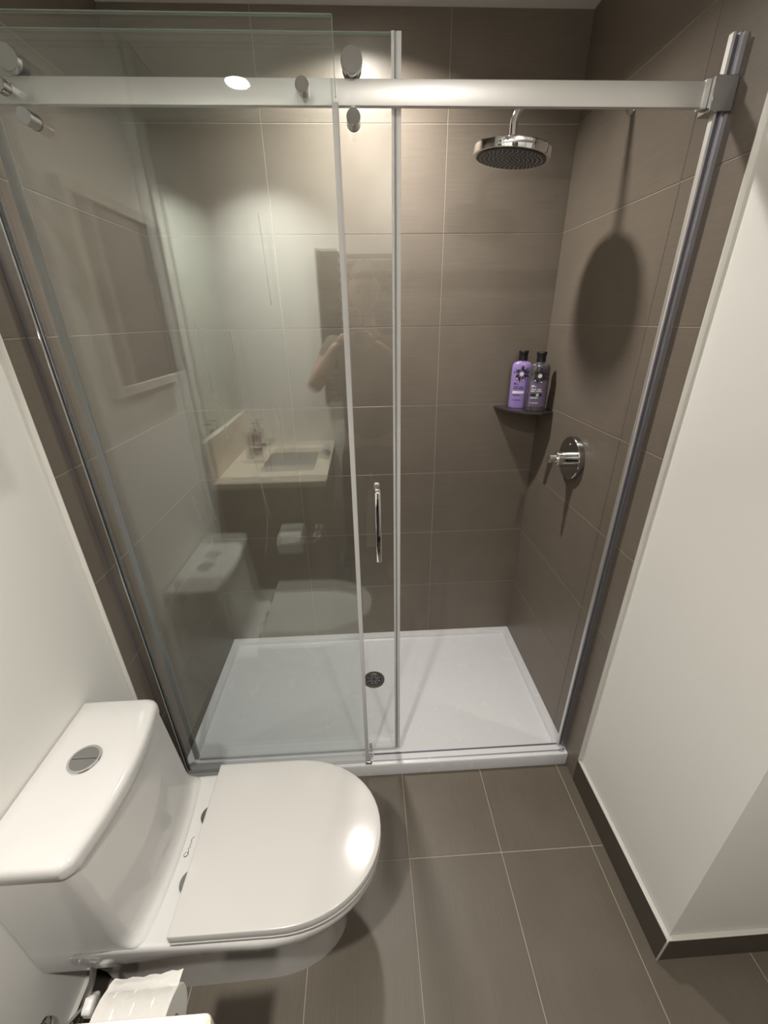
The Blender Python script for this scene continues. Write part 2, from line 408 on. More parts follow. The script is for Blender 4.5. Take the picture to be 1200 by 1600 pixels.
for pp in sp:
    line = spline([(x+random.uniform(-.002, .002), GF1+0.0006, z) for x, z in pp], 5)
    tube(bm, line, random.uniform(0.0010, 0.0018), 6)
o = fin('water_streaks', bm, 'streak', sc, 0); o['kind'] = 'stuff'
reparent(sc)

# ------------------------------------------------------------------ rail
rl = thing('sliding_rail', 'satin aluminium rail spanning the top of the glass shower front', 'rail', (W/2, RL0, 1.985))
fin('bar', B(bmesh.new(), 0.004, 1.452, RL0, RL1, 1.985, 2.0245, 0.0012, 2), 'alu', rl)
def bracket(x0, x1, s):
    b = box('wall_bracket', x0, x1, RL0-0.014, RL1+0.008, 1.974, 2.029, 'chromed', rl, 0.0012, 1)
    return b
bracket(1.447, W-0.0006, 1); 
box('bracket_sleeve', 1.436, 1.447, RL0-0.003, RL1+0.003, 1.982, 2.0275, 'alu', rl, 0.001, 1)
bracket(0.0006, 0.03, -1)
def cap(name, x, z, y0, y1, r, parent, mat='chrome'):
    """bolt cap, polished face towards the room"""
    return fin(name, lathe(bmesh.new(), [(r-0.0008, 0), (r, 0.0008), (r, y1-y0)], (x, y0, z), (0, 1, 0), 40), mat, parent, 12)
for x in (0.649, 0.112):
    s_ = cap('standoff', x, 1.999, -0.004, GF0, 0.0125, rl, 'chromed')
    cap('standoff_spacer', x, 2.004, GF1, RL0, 0.010, rl)
reparent(rl)

# ------------------------------------------------------------------ sliding door
dr_ = thing('sliding_glass_door', 'clear glass sliding door with chrome rollers and handle, pushed open behind the fixed panel', 'glass door', (0.45, GS0, ZP))
SX0, SX1 = 0.055, 0.822
fin('glass_pane', B(bmesh.new(), SX0, SX1, GS0, GS1, ZP+0.010, 2.097), 'glass', dr_, 0)
box('glass_top_edge', SX0, SX1, GS0, GS1, 2.097, 2.098, 'edge', dr_)
bm = bmesh.new()
B(bm, 0.817, 0.8255, GS0-0.0018, GS0-0.0004, ZP+0.012, 2.099); B(bm, 0.8225, 0.8255, GS0-0.0018, GS1+0.002, ZP+0.012, 2.099)
B(bm, 0.8275, 0.8365, GS0-0.001, GS0+0.0015, ZP+0.012, 2.099); B(bm, 0.8255, 0.829, GS0+0.002, GS0+0.0045, ZP+0.012, 2.099)
fin('edge_seal', bm, 'seal', dr_, 0)
bm = bmesh.new(); B(bm, 0.038, 0.055, GS0-0.0015, GS0-0.0003, ZP+0.012, 2.097); B(bm, 0.049, 0.055, GS1+0.0003, GS1+0.0015, ZP+0.012, 2.097)
fin('rear_seal', bm, 'gasket', dr_, 0)
for x in (0.741, 0.124):
    r_ = cap('roller', x, 2.0445, RL0+0.0005, GS0, 0.0185, dr_, 'black')
    cap('roller_cap', x, 2.0445, 0.0245, 0.0372, 0.0200, r_, 'chromed')
    g_ = cap('jump_stop', x, 1.9655, 0.0265, GS0, 0.0135, dr_, 'chromed')
    fin('washer', lathe(bmesh.new(), [(0.0138, 0), (0.0138, 0.003)], (x, GS0-0.004, 1.9655), (0, 1, 0), 32), 'black', g_)
HX = 0.771
hd = fin('handle', B(bmesh.new(), HX-0.0085, HX+0.0085, 0.0225, 0.0325, 0.955, 1.180, 0.0038, 3), 'chrome', dr_)
for z in (1.170, 0.966):
    fin('handle_post', lathe(bmesh.new(), [(0.0065, 0), (0.0065, 0.026), (0.0090, 0.0262), (0.0090, GS0-0.0325)], (HX, 0.0322, z), (0, 1, 0), 24), 'chrome', hd)
hb = fin('handle_back', B(bmesh.new(), HX-0.0085, HX+0.0085, 0.098, 0.107, 0.955, 1.180, 0.0035, 3), 'chrome', dr_)
for z in (1.170, 0.966):
    fin('handle_post', lathe(bmesh.new(), [(0.0065, 0), (0.0065, 0.031)], (HX, GS1, z), (0, 1, 0), 20), 'chrome', hb)
box('bottom_seal', SX0, SX1, GS0+0.0015, GS1-0.0015, ZP+0.003, ZP+0.010, 'seal', dr_)
reparent(dr_)
gd = thing('door_guide', 'small chrome door guide on the pan edge at the foot of the fixed glass', 'guide', (0.712, 0.04, ZP))
fin('base', B(bmesh.new(), 0.701, 0.725, 0.004, 0.0125, ZP, ZP+0.014, 0.002, 2), 'chrome', gd)
box('bridge', 0.7115, 0.728, 0.0125, 0.056, ZP, ZP+0.0035, 'chrome', gd, 0.0008, 1)
box('block', 0.7140, 0.7275, 0.026, 0.040, ZP+0.0035, ZP+0.016, 'chrome', gd, 0.002, 2)
box('rear_block', 0.716, 0.728, GS1+0.002, GS1+0.012, ZP, ZP+0.020, 'chrome', gd, 0.002, 2)
reparent(gd)
th = thing('threshold_strip', 'slim pale threshold strip with dark gasket along the open front of the pan', 'threshold', (1.1, 0.03, ZP))
box('strip', 0.728, 1.482, 0.018, 0.040, ZP, ZP+0.0045, 'acrylic', th, 0.001, 1)
box('gasket', 0.732, 1.463, 0.0405, 0.047, ZP, ZP+0.0035, 'alux', th)
box('front_bead', 0.732, 1.476, 0.0150, 0.0175, ZP, ZP+0.002, 'alud', th)
box('end_cap', 1.4635, 1.482, 0.0125, 0.0175, ZP, ZP+0.012, 'chromed', th, 0.001, 1)
reparent(th)
wp = thing('wall_profile', 'tall grey aluminium wall profile fixed to the tiles on the right', 'profile', (1.478, 0.04, ZP))
bm = bmesh.new(); B(bm, 1.4635, 1.4690, 0.0310, 0.0440, ZP, 2.092, 0.0008, 1)
fin('pale_lip', bm, 'alu', wp)
box('gasket', 1.4690, 1.4775, 0.0370, 0.0440, ZP, 2.090, 'alux', wp)
bm = bmesh.new(); B(bm, 1.4775, 1.4815, 0.0330, 0.044, ZP, 2.092); B(bm, 1.4815, 1.4850, 0.036, 0.044, ZP, 2.092); B(bm, 1.4850, W-0.0004, 0.031, 0.044, ZP, 2.092)
fin('channel', bm, 'alud', wp, 0)
reparent(wp)

# ------------------------------------------------------------------ rain shower head
YA = 0.405
sh = thing('rain_shower_head', 'round chrome rain shower head on an arm from the right wall', 'shower head', (W, YA, 2.13))
HC = Vector((1.172, YA, 2.008)); tilt = Vector((0.0, -0.0, -1)).normalized()
arm = spline([(W, YA, 2.130), (1.40, YA, 2.130), (1.28, YA, 2.130), (1.215, YA, 2.1285), (1.185, YA, 2.115), (1.173, YA, 2.09), (1.172, YA, 2.065), (1.172, YA, 2.04)], 6)
fin('arm', tube(bmesh.new(), arm, 0.0105, 20), 'chrome', sh)
HA = (Matrix.Rotation(math.radians(5.5), 3, 'Y') @ Matrix.Rotation(math.radians(3.5), 3, 'X')) @ Vector((0, 0, 1))
HU, HV = frame_of(HA)
fin('wall_flange', lathe(bmesh.new(), [(0.0295, 0), (0.0295, 0.004), (0.027, 0.008), (0.0115, 0.010)], (W, YA, 2.130), (-1, 0, 0), 36), 'chrome', sh)
fin('swivel', lathe(bmesh.new(), [(0.011, 0), (0.013, 0.003), (0.013, 0.014), (0.011, 0.016)], (1.172, YA, 2.033), (0, 0, 1), 28), 'chrome', sh)
hb_ = fin('head_body', lathe(bmesh.new(), [(0.094, -0.0010), (0.1035, 0.0), (0.1045, 0.002), (0.1045, 0.020), (0.1030, 0.0225), (0.040, 0.0240), (0.015, 0.027)], HC, HA, 64), 'chrome', sh, 30)
fin('nozzle_plate', lathe(bmesh.new(), [(0.0950, 0.0), (0.0945, 0.0022)], HC-HA*0.0028, HA, 64), 'rubber', hb_)
bm = bmesh.new()
for ring, cnt in ((0.012, 6), (0.024, 12), (0.036, 18), (0.048, 24), (0.060, 30), (0.072, 34), (0.084, 40)):
    for k in range(cnt):
        a = 2*PI*k/cnt+ring*40
        lathe(bm, [(0.0013, 0.003), (0.0010, 0)], HC+(HU*math.cos(a)+HV*math.sin(a))*ring-HA*0.0050, HA, 6)
o = fin('nozzles', bm, 'nozzle', hb_); o['kind'] = 'stuff'
reparent(sh)

# ------------------------------------------------------------------ valve
VY, VZ = 0.372, 1.147
va = thing('shower_valve', 'round chrome shower mixer with a lever handle on the right wall', 'shower valve', (W, VY, VZ))
fin('plate', lathe(bmesh.new(), [(0.0760, 0), (0.0765, 0.002), (0.0765, 0.018), (0.0745, 0.0205), (0.0740, 0.0205)], (W, VY, VZ), (-1, 0, 0), 56), 'chromed', va, 30)
sp_ = fin('spindle', lathe(bmesh.new(), [(0.0235, 0.0), (0.0235, 0.020), (0.0222, 0.021), (0.0222, 0.023), (0.0235, 0.024), (0.0235, 0.044), (0.022, 0.046), (0.0150, 0.047), (0.0150, 0.072), (0.014, 0.073)], (W-0.0205, VY, VZ), (-1, 0, 0), 40), 'chrome', va, 30)
bm = bmesh.new()
xe = W-0.0205-0.062
loft(bm, [[(xe+0.007*s1, VY+0.0125*s2, VZ+0.010) for s1, s2 in ((-1, -1), (1, -1), (1, 1), (-1, 1))],
          [(xe-0.002+0.0060*s1, VY+0.0115*s2, VZ-0.020) for s1, s2 in ((-1, -1), (1, -1), (1, 1), (-1, 1))],
          [(xe-0.008+0.0040*s1, VY+0.0095*s2, VZ-0.060) for s1, s2 in ((-1, -1), (1, -1), (1, 1), (-1, 1))],
          [(xe-0.012+0.0030*s1, VY+0.0085*s2, VZ-0.098) for s1, s2 in ((-1, -1), (1, -1), (1, 1), (-1, 1))]])
bmesh.ops.bevel(bm, geom=bm.edges[:], offset=0.0015, segments=2, affect='EDGES')
fin('lever', bm, 'chromed', va, 40)
fin('indicator', lathe(bmesh.new(), [(0.0028, 0), (0.0022, 0.001)], (W-0.0205, VY+0.004, VZ+0.050), (-1, 0, 0), 12), 'white', va)
reparent(va)

# ------------------------------------------------------------------ corner shelf and bottles
poly = [(W-0.0008, D-0.0008), (1.298, D-0.0008), (1.305, 0.705), (1.325, 0.655), (1.352, 0.620), (1.385, 0.596), (1.440, 0.574), (W-0.0008, 0.592)]
bm = prism(bmesh.new(), poly, 1.2600, 1.2690)
es = [e_ for e_ in bm.edges if abs(e_.verts[0].co.z-e_.verts[1].co.z) < 1e-6]
bmesh.ops.bevel(bm, geom=es, offset=0.0015, segments=2, affect='EDGES')
tag(fin('corner_shelf', bm, 'shelf', None, 30), 'dark slate corner shelf in the tiled shower corner under two bottles', 'shelf')
SZ = 1.2691
def bottle(x, y, rz, body, label, clear):
    t = thing('shampoo_bottle', label, 'bottle', (x, y, SZ), 'hair care bottles on the corner shelf')
    t.rotation_euler = (0, 0, rz)
    hw, hd_ = 0.0385, 0.0215
    def ring(s, z, n=36, e_=2.6):
        out = []
        for k in range(n):
            a = 2*PI*k/n; c, s_ = math.cos(a), math.sin(a)
            out.append((hw*s*math.copysign(abs(c)**(2/e_), c), hd_*(0.35+0.65*s if s < 1 else s)*math.copysign(abs(s_)**(2/e_), s_), z))
        return out
    def circ(r, z, n=36): return [(r*math.cos(2*PI*k/n), r*math.sin(2*PI*k/n), z) for k in range(n)]
    prof = [ring(0.90, 0.0), ring(0.97, 0.002), ring(1.0, 0.006), ring(1.0, 0.150), ring(0.985, 0.162), ring(0.93, 0.171), ring(0.80, 0.1775), ring(0.60, 0.181), circ(0.0165, 0.1825), circ(0.0155, 0.186)]
    fin('body', loft(bmesh.new(), prof), body, t, 50)
    cp = fin('cap', loft(bmesh.new(), [circ(0.0150, 0.1855), circ(0.0175, 0.1865), circ(0.0165, 0.2040), circ(0.0175, 0.2100), circ(0.0190, 0.2150), circ(0.0190, 0.2200), circ(0.0178, 0.2220)]), 'black', t, 35)
    # printed front (towards -y), following the curved body
    def surf(u, v):
        c = max(-0.999, min(0.999, u/hw)); yy = hd_*(1-abs(c)**2.6)**(1/2.6)
        return Vector((u, -yy-0.0004, v))
    def patch(bm, u0, u1, v0, v1, n=6, off=0.0):
        rows = [[bm.verts.new(surf(u0+(u1-u0)*i/n, v)+Vector((0, -off, 0))) for i in range(n+1)] for v in (v0, v1)]
        for i in range(n): bm.faces.new((rows[0][i], rows[0][i+1], rows[1][i+1], rows[1][i]))
    def petal(bm, cu, cv, a, l0, l1, wd, off=0.0002):
        c, s_ = math.cos(a), math.sin(a); mid = (l0+l1)/2
        pts = [(cu+l0*c, cv+l0*s_), (cu+mid*c-wd*s_, cv+mid*s_+wd*c), (cu+l1*c, cv+l1*s_), (cu+mid*c+wd*s_, cv+mid*s_-wd*c)]
        bm.faces.new([bm.verts.new(surf(u, v)+Vector((0, -off, 0))) for u, v in pts])
    dark = 'lilacd' if not clear else 'printw'
    if clear:
        bm = bmesh.new(); patch(bm, -0.032, 0.032, 0.020, 0.118, 10); fin('label_panel', bm, 'violet', t, 60)
    bm = bmesh.new(); rnd = random.Random(5)
    for k in range(26):
        a = 2*PI*k/26+rnd.uniform(-0.1, 0.1); l1 = rnd.uniform(0.021, 0.034)
        petal(bm, 0, 0.136, a, 0.009, l1, rnd.uniform(0.002, 0.0042))
        if k % 3 == 0: petal(bm, l1*0.8*math.cos(a), 0.136+l1*0.8*math.sin(a), a+0.9, 0.0, 0.008, 0.0022, 0.0003)
    fin('flower_emblem', bm, 'printk', t, 0)['kind'] = 'stuff'
    bm = bmesh.new()
    for k in range(8): petal(bm, 0, 0.136, 2*PI*k/8, 0.001, 0.0085, 0.003, 0.0004)
    petal(bm, 0.004, 0.112, 0.4, 0, 0.008, 0.003, 0.0004); petal(bm, -0.014, 0.116, 2.2, 0, 0.007, 0.003, 0.0004)
    fin('emblem_centre', bm, 'printw', t, 0)['kind'] = 'stuff'
    bm = bmesh.new(); x_ = -0.026
    for v, ws in ((0.098, (0.012,)), (0.094, (0.009, 0.005)), (0.084, (0.020, 0.014)), (0.077, (0.016, 0.020)), (0.052, (0.028,)), (0.033, (0.004, 0.024))):
        u = x_
        for wd in ws:
            m_ = max(1, int(wd/0.0035))
            for q in range(m_):
                patch(bm, u+q*wd/m_, u+(q+0.75)*wd/m_, v, v+0.0042 if v > 0.05 else v+0.003, 1, 0.0002)
            u += wd+0.004
    fin('label_text', bm, dark, t, 0)['kind'] = 'stuff'
    bm = bmesh.new(); patch(bm, -0.028, 0.016, 0.060, 0.070, 5, 0.0002); fin('label_band', bm, 'printw' if not clear else 'printk', t, 0)
    if clear:
        bm = bmesh.new(); patch(bm, -0.006, 0.004, 0.060, 0.070, 2, 0.0005); fin('label_mark', bm, 'printg', t, 0)
    return t
bottle(1.382, 0.690, math.radians(-16), 'lilac', 'opaque lilac bottle with black cap, left of the two on the corner shelf', False)
bottle(1.4255, 0.617, math.radians(-12), 'smoke', 'smoky clear violet bottle with black cap, right and in front on the corner shelf', True)

# ------------------------------------------------------------------ toilet
TY = -0.403
to = thing('toilet', 'white one-piece toilet with closed lid against the left wall', 'toilet', (0.3, TY, 0))
def Dring(xb, xs, xt, hb, hs, z, ns=8, nf=28, ex=2.15):
    out = []
    for k in range(ns): t = k/ns; out.append((xb+(xs-xb)*t, TY-(hb+(hs-hb)*t), z))
    for k in range(nf+1):
        a = -PI/2+PI*k/nf; c, s_ = math.cos(a), math.sin(a)
        out.append((xs+(xt-xs)*abs(c)**(2/ex), TY+hs*math.copysign(abs(s_)**(2/ex), s_), z))
    for k in range(ns-1, -1, -1): t = k/ns; out.append((xb+(xs-xb)*t, TY+(hb+(hs-hb)*t), z))
    return out
DK = 0.393
def drop(r, d):
    out = []
    for x, y, z in r:
        t = min(1, max(0, (x-0.04)/0.34)); t = t*t*(3-2*t); out.append((x, y, z-d*(1-t)))
    return out
rings = [Dring(0.06, 0.42, 0.640, 0.132, 0.126, 0.0), Dring(0.06, 0.42, 0.640, 0.132, 0.126, 0.02), Dring(0.05, 0.42, 0.646, 0.134, 0.128, 0.14),
         Dring(0.03, 0.42, 0.660, 0.138, 0.132, 0.20), drop(Dring(0.01, 0.43, 0.682, 0.146, 0.145, 0.285), 0.055), drop(Dring(0.0, 0.45, 0.706, 0.160, 0.165, 0.325), 0.062),
         drop(Dring(-0.006, 0.46, 0.730, 0.172, 0.185, 0.346), 0.066), drop(Dring(-0.008, 0.46, 0.740, 0.178, 0.191, 0.358), 0.062), drop(Dring(-0.008, 0.47, 0.744, 0.181, 0.193, 0.372), 0.04),
         drop(Dring(-0.008, 0.47, 0.743, 0.182, 0.1925, 0.383), 0.01), Dring(-0.008, 0.47, 0.740, 0.181, 0.190, DK-0.003), Dring(-0.006, 0.48, 0.735, 0.177, 0.185, DK-0.0005), Dring(-0.004, 0.48, 0.728, 0.172, 0.178, DK)]
fin('bowl', loft(bmesh.new(), rings), 'ceramic', to, 60)
def Tring(h, xb, xe, bow, r, z, na=7, nb=12):
    out = [(xb, TY-h, z), ((xb+xe-r)/2, TY-h, z)]
    for k in range(na): a = -PI/2+PI/2*k/(na-1); out.append((xe-r+r*math.cos(a), TY-h+r+r*math.sin(a), z))
    for k in range(1, nb):
        t = -1+2*k/nb; out.append((xe+bow*(1-t*t), TY+(h-r)*t, z))
    for k in range(na): a = PI/2*k/(na-1); out.append((xe-r+r*math.cos(a), TY+h-r+r*math.sin(a), z))
    out += [((xb+xe-r)/2, TY+h, z), (xb, TY+h, z)]
    return out
xb = -0.0095
rings = [Tring(0.150, xb, 0.14, 0.0, 0.026, 0.282), Tring(0.170, xb, 0.155, 0.0, 0.026, 0.2865), Tring(0.180, xb, 0.165, 0.0, 0.026, 0.297), Tring(0.1838, xb, 0.170, 0.0, 0.026, 0.315), Tring(0.1842, xb, 0.180, 0.005, 0.026, DK-0.020),
         Tring(0.1842, xb, 0.232, 0.010, 0.026, DK-0.003), Tring(0.1840, xb, 0.229, 0.012, 0.026, DK+0.001), Tring(0.1838, xb, 0.219, 0.014, 0.028, DK+0.0045), Tring(0.1836, xb, 0.210, 0.016, 0.029, DK+0.012),
         Tring(0.1834, xb, 0.2035, 0.017, 0.030, DK+0.024), Tring(0.1832, xb, 0.199, 0.018, 0.030, DK+0.045), Tring(0.1830, xb, 0.190, 0.018, 0.024, 0.52), Tring(0.1835, xb, 0.177, 0.018, 0.024, 0.6835)]
fin('tank', loft(bmesh.new(), rings), 'ceramic', to, 60)
rings = [Tring(0.1855, xb, 0.1785, 0.019, 0.031, 0.685), Tring(0.1880, xb, 0.1815, 0.019, 0.032, 0.687), Tring(0.1885, xb, 0.182, 0.019, 0.032, 0.706), Tring(0.1870, xb, 0.180, 0.019, 0.031, 0.713),
         Tring(0.1830, xb+0.001, 0.175, 0.019, 0.030, 0.7185), Tring(0.1770, xb+0.003, 0.168, 0.018, 0.028, 0.7205), Tring(0.120, xb+0.03, 0.120, 0.012, 0.02, 0.7212)]
fin('tank_lid', loft(bmesh.new(), rings), 'ceramic', to, 50)
BX, BY, BZ = 0.086, -0.381, 0.7208
fb = fin('flush_button', lathe(bmesh.new(), [(0.0285, 0.0045), (0.0300, 0.0050), (0.0335, 0.0040), (0.0350, 0.0015), (0.0350, -0.002)], (BX, BY, BZ), (0, 0, 1), 48, False, False), 'chrome', to)
def half(a0, a1, r, z0, z1, off):
    pts = [(BX+r*math.cos(a0+(a1-a0)*k/20), BY+off+r*math.sin(a0+(a1-a0)*k/20)) for k in range(21)]
    return prism(bmesh.new(), pts, z0, z1)
fin('button_half', half(0, PI, 0.0275, BZ-0.001, BZ+0.0040, 0.0007), 'chromed', fb, 30)
fin('button_half', half(PI, 2*PI, 0.0275, BZ-0.001, BZ+0.0040, -0.0007), 'chromed', fb, 30)
# seat and lid
def Sring(g, z): return Dring(0.287+max(0, -g)*0.4, 0.505, 0.7465+g, 0.1865+g, 0.1865+g, z, ex=2.08)
fin('seat', loft(bmesh.new(), [Sring(-0.012, DK+0.0035), Sring(-0.003, DK+0.004), Sring(0.0005, DK+0.007), Sring(0.0005, DK+0.013), Sring(-0.004, DK+0.0165)]), 'seatm', to, 40)
fin('lid', loft(bmesh.new(), [Sring(-0.006, DK+0.0175), Sring(-0.001, DK+0.018), Sring(0.0, DK+0.0185), Sring(0.0, DK+0.0417), Sring(-0.0010, DK+0.0428), Sring(-0.0022, DK+0.0432), Sring(-0.010, DK+0.0438), Sring(-0.03, DK+0.0447), Sring(-0.06, DK+0.0462), Sring(-0.09, DK+0.0472), Sring(-0.13, DK+0.0478)]), 'seatm', to, 45)
for y in (-0.331, -0.4775):
    fin('hinge_cap', lathe(bmesh.new(), [(0.0265, 0), (0.0265, 0.005), (0.0255, 0.006)], (0.2885, y, DK), (0, 0, 1), 36), 'chromed', to)
bm = bmesh.new()
lx, ly = 0.2545, -0.404
sig = [(-0.003, -0.014), (0.003, -0.010), (-0.001, -0.006), (-0.005, -0.011), (0.001, -0.013), (0.0025, -0.006), (0.0, -0.001), (0.003, 0.001), (0.001, 0.005), (0.003, 0.009), (0.000, 0.012), (0.0045, 0.017)]
tube(bm, spline([(lx+a_*1.35, ly+b_*1.45, DK+0.0004) for a_, b_ in sig], 4), 0.00055, 5)
fin('script_logo', bm, 'printk', to)
reparent(to)

# water supply beside the tank
ws = thing('water_supply', 'braided steel water hose and white valve knob below the toilet tank', 'water supply', (0.02, -0.62, 0.2))
hose = spline([(0.10, -0.578, 0.335), (0.085, -0.592, 0.27), (0.055, -0.607, 0.20), (0.030, -0.625, 0.13), (0.022, -0.655, 0.10), (0.022, -0.69, 0.11), (0.022, -0.70, 0.15), (0.018, -0.675, 0.185), (0.014, -0.65, 0.195)], 8)
fin('hose', tube(bmesh.new(), hose, 0.0065, 14), 'steelb', ws)
fin('valve_body', tube(bmesh.new(), [(-REC, -0.645, 0.20), (0.030, -0.645, 0.20), (0.05, -0.645, 0.20)], [0.010, 0.011, 0.009], 16), 'chrome', ws)
fin('wall_flange', lathe(bmesh.new(), [(0.026, 0), (0.024, 0.004), (0.012, 0.008)], (-REC, -0.645, 0.20), (1, 0, 0), 24), 'chrome', ws)
bm = bmesh.new()
n_ = 24
rg = [[(x, -0.612+0.020*s*(1+0.10*math.cos(5*2*PI*k/n_))*math.cos(2*PI*k/n_), 0.212+0.020*s*(1+0.10*math.cos(5*2*PI*k/n_))*math.sin(2*PI*k/n_)) for k in range(n_)] for x, s in ((0.066, 0.7), (0.068, 0.95), (0.084, 1.0), (0.087, 0.85))]
loft(bm, rg)
fin('valve_knob', bm, 'white', ws, 50)
fin('valve_stem', tube(bmesh.new(), [(0.035, -0.640, 0.2), (0.067, -0.612, 0.212)], 0.006, 12), 'chrome', ws)
reparent(ws)

# ------------------------------------------------------------------ vanity
VX, VY0 = 0.535, -0.842
vn = thing('vanity_cabinet', 'dark brown vanity cabinet under the stone counter beside the toilet', 'cabinet', (0.27, -1.16, 0))
box('side_panel', -REC+0.001, VX-0.02, VY0-0.018, VY0, 0.08, 0.874, 'wood', vn)
box('side_panel', -REC+0.001, VX-0.02, YR+0.001, YR+0.019, 0.08, 0.874, 'wood', vn)
box('bottom_panel', -REC+0.001, VX-0.02, YR+0.019, VY0-0.018, 0.08, 0.098, 'wood', vn)
box('back_panel', -REC+0.001, 0.0, YR+0.019, VY0-0.018, 0.098, 0.874, 'wood', vn)
box('plinth', -REC+0.001, VX-0.07, YR+0.001, VY0-0.01, 0.0, 0.08, 'wood', vn)
for a, b, hs in ((YR+0.006, -1.163, -1.19), (-1.159, VY0-0.003, -1.13)):
    d_ = box('door', VX-0.0195, VX, a, b, 0.085, 0.866, 'wood', vn, 0.0015, 1)
    fin('handle', tube(bmesh.new(), [(VX, hs, 0.70), (VX+0.022, hs, 0.70), (VX+0.022, hs, 0.58), (VX, hs, 0.58)], 0.004, 10), 'chrome', d_)
reparent(vn)
CT0, CT1, CX1, CY1 = 0.876, 0.906, 0.548, -0.826
ct = thing('countertop', 'speckled beige stone vanity counter with inset white sink, at the bottom left', 'countertop', (0.27, -1.15, CT0))
SX_0, SX_1, SY_0, SY_1 = 0.19, 0.47, -1.33, -0.99
x0, y0 = -REC+0.001, YR+0.001
bm = bmesh.new()
outer = lambda z, g=0: rrect(x0, CX1-g, y0, CY1-g, 0.008, z)
inner = lambda z, g=0: rrect(SX_0-g, SX_1+g, SY_0-g, SY_1+g, 0.02, z)
R0 = [outer(CT0+0.0015, 0.001), outer(CT0+0.004), outer(CT1-0.003), outer(CT1-0.0008, 0.0008), outer(CT1, 0.003), inner(CT1, 0.001), inner(CT1-0.001), inner(CT0)]
loft(bm, R0, False, False)
v0 = [v for v in bm.verts]; n_ = len(R0[0])
bm.verts.ensure_lookup_table()
for i in range(n_):
    j = (i+1) % n_; bm.faces.new((bm.verts[i], bm.verts[j], bm.verts[7*n_+j], bm.verts[7*n_+i]))
fin('slab', bm, 'stone', ct, 40)
bm = bmesh.new()
loft(bm, [inner(CT0, 0.012), inner(CT0, -0.0), rrect(SX_0+0.004, SX_1-0.004, SY_0+0.004, SY_1-0.004, 0.025, CT0-0.03), rrect(SX_0+0.015, SX_1-0.015, SY_0+0.015, SY_1-0.015, 0.03, CT0-0.11), rrect(SX_0+0.05, SX_1-0.05, SY_0+0.05, SY_1-0.05, 0.03, CT0-0.125)], False, True)
fin('sink_basin', bm, 'ceramic', ct, 50)
tag(box('backsplash', x0, x0+0.02, y0, CY1, CT1, 1.108, 'stone', None, 0.001, 1), 'low beige stone backsplash behind the counter, seen in the glass reflection', 'backsplash')
reparent(ct)
fc = thing('basin_faucet', 'chrome basin faucet on the counter, seen in the glass reflection', 'faucet', (0.11, -1.16, CT1))
fin('column', lathe(bmesh.new(), [(0.027, 0), (0.027, 0.006), (0.021, 0.008), (0.021, 0.150), (0.019, 0.153)], (0.11, -1.16, CT1), (0, 0, 1), 32), 'chrome', fc)
fin('spout', B(bmesh.new(), 0.10, 0.235, -1.176, -1.144, CT1+0.085, CT1+0.108, 0.003, 2), 'chrome', fc)
fin('lever', B(bmesh.new(), 0.085, 0.19, -1.173, -1.147, CT1+0.158, CT1+0.166, 0.003, 2), 'chrome', fc)
reparent(fc)
sb = thing('soap_bottle', 'amber soap pump bottle behind the faucet, seen in the glass reflection', 'bottle', (0.11, -1.31, CT1))
fin('body', lathe(bmesh.new(), [(0.028, 0), (0.032, 0.004), (0.032, 0.105), (0.026, 0.122), (0.012, 0.130), (0.012, 0.136)], (0.11, -1.31, CT1), (0, 0, 1), 32), 'soap', sb)
bm = bmesh.new(); lathe(bm, [(0.015, 0.134), (0.015, 0.150), (0.004, 0.152), (0.004, 0.178), (0.010, 0.179), (0.010, 0.188)], (0.11, -1.31, CT1), (0, 0, 1), 20); B(bm, 0.108, 0.155, -1.316, -1.304, CT1+0.178, CT1+0.187)
fin('pump', bm, 'chrome', sb)
reparent(sb)
bm = bmesh.new()
bmesh.ops.create_grid(bm, x_segments=14, y_segments=14, size=0.5)
for v in bm.verts:
    x, y = v.co.x, v.co.y; r = max(abs(x), abs(y))*2
    z = 0.034*max(0, 1-r**2.2)+0.006*math.sin(9*x+2)*math.cos(8*y)*(1-r)
    v.co = Vector((0.505+x*0.065, -1.25+y*0.13, CT1+0.0008+max(0, z)))
ret = bmesh.ops.extrude_face_region(bm, geom=bm.faces[:])
for v in ret['geom']:
    if isinstance(v, bmesh.types.BMVert): v.co.z = CT1+0.0003
tag(fin('washcloth', bm, 'cloth', None, 60), 'crumpled grey washcloth at the counter front edge, seen in the glass reflection', 'cloth')
mi = thing('wall_mirror', 'frameless wall mirror above the vanity backsplash, seen in the glass reflection', 'mirror', (0, -1.15, 1.11))
box('mirror_glass', -REC+0.0005, -REC+0.006, YR+0.004, -0.846, 1.116, 2.455, 'mirror', mi)
box('bottom_edge', -REC+0.0005, -REC+0.0085, YR+0.004, -0.846, 1.1085, 1.116, 'white', mi)
box('side_edge', -REC+0.0005, -REC+0.0085, -0.846, -0.838, 1.1085, 2.455, 'trimw', mi)
reparent(mi)
# framed picture over the toilet (only its reflection is in view)
pf = thing('framed_picture', 'dark picture in a pale frame above the toilet, seen in the glass reflection', 'picture', (-REC, -0.475, 1.4))
y0_, y1_, z0_, z1_ = -0.700, -0.245, 1.405, 1.945
bm = bmesh.new(); fw = 0.028
for a in ((y0_, y1_, z0_, z0_+fw), (y0_, y1_, z1_-fw, z1_), (y0_, y0_+fw, z0_+fw, z1_-fw), (y1_-fw, y1_, z0_+fw, z1_-fw)):
    B(bm, -REC, 0.018, *a, 0.0015, 1)
fin('frame', bm, 'frame', pf)
box('print', -REC, 0.004, y0_+fw, y1_-fw, z0_+fw, z1_-fw, 'art', pf)
reparent(pf)

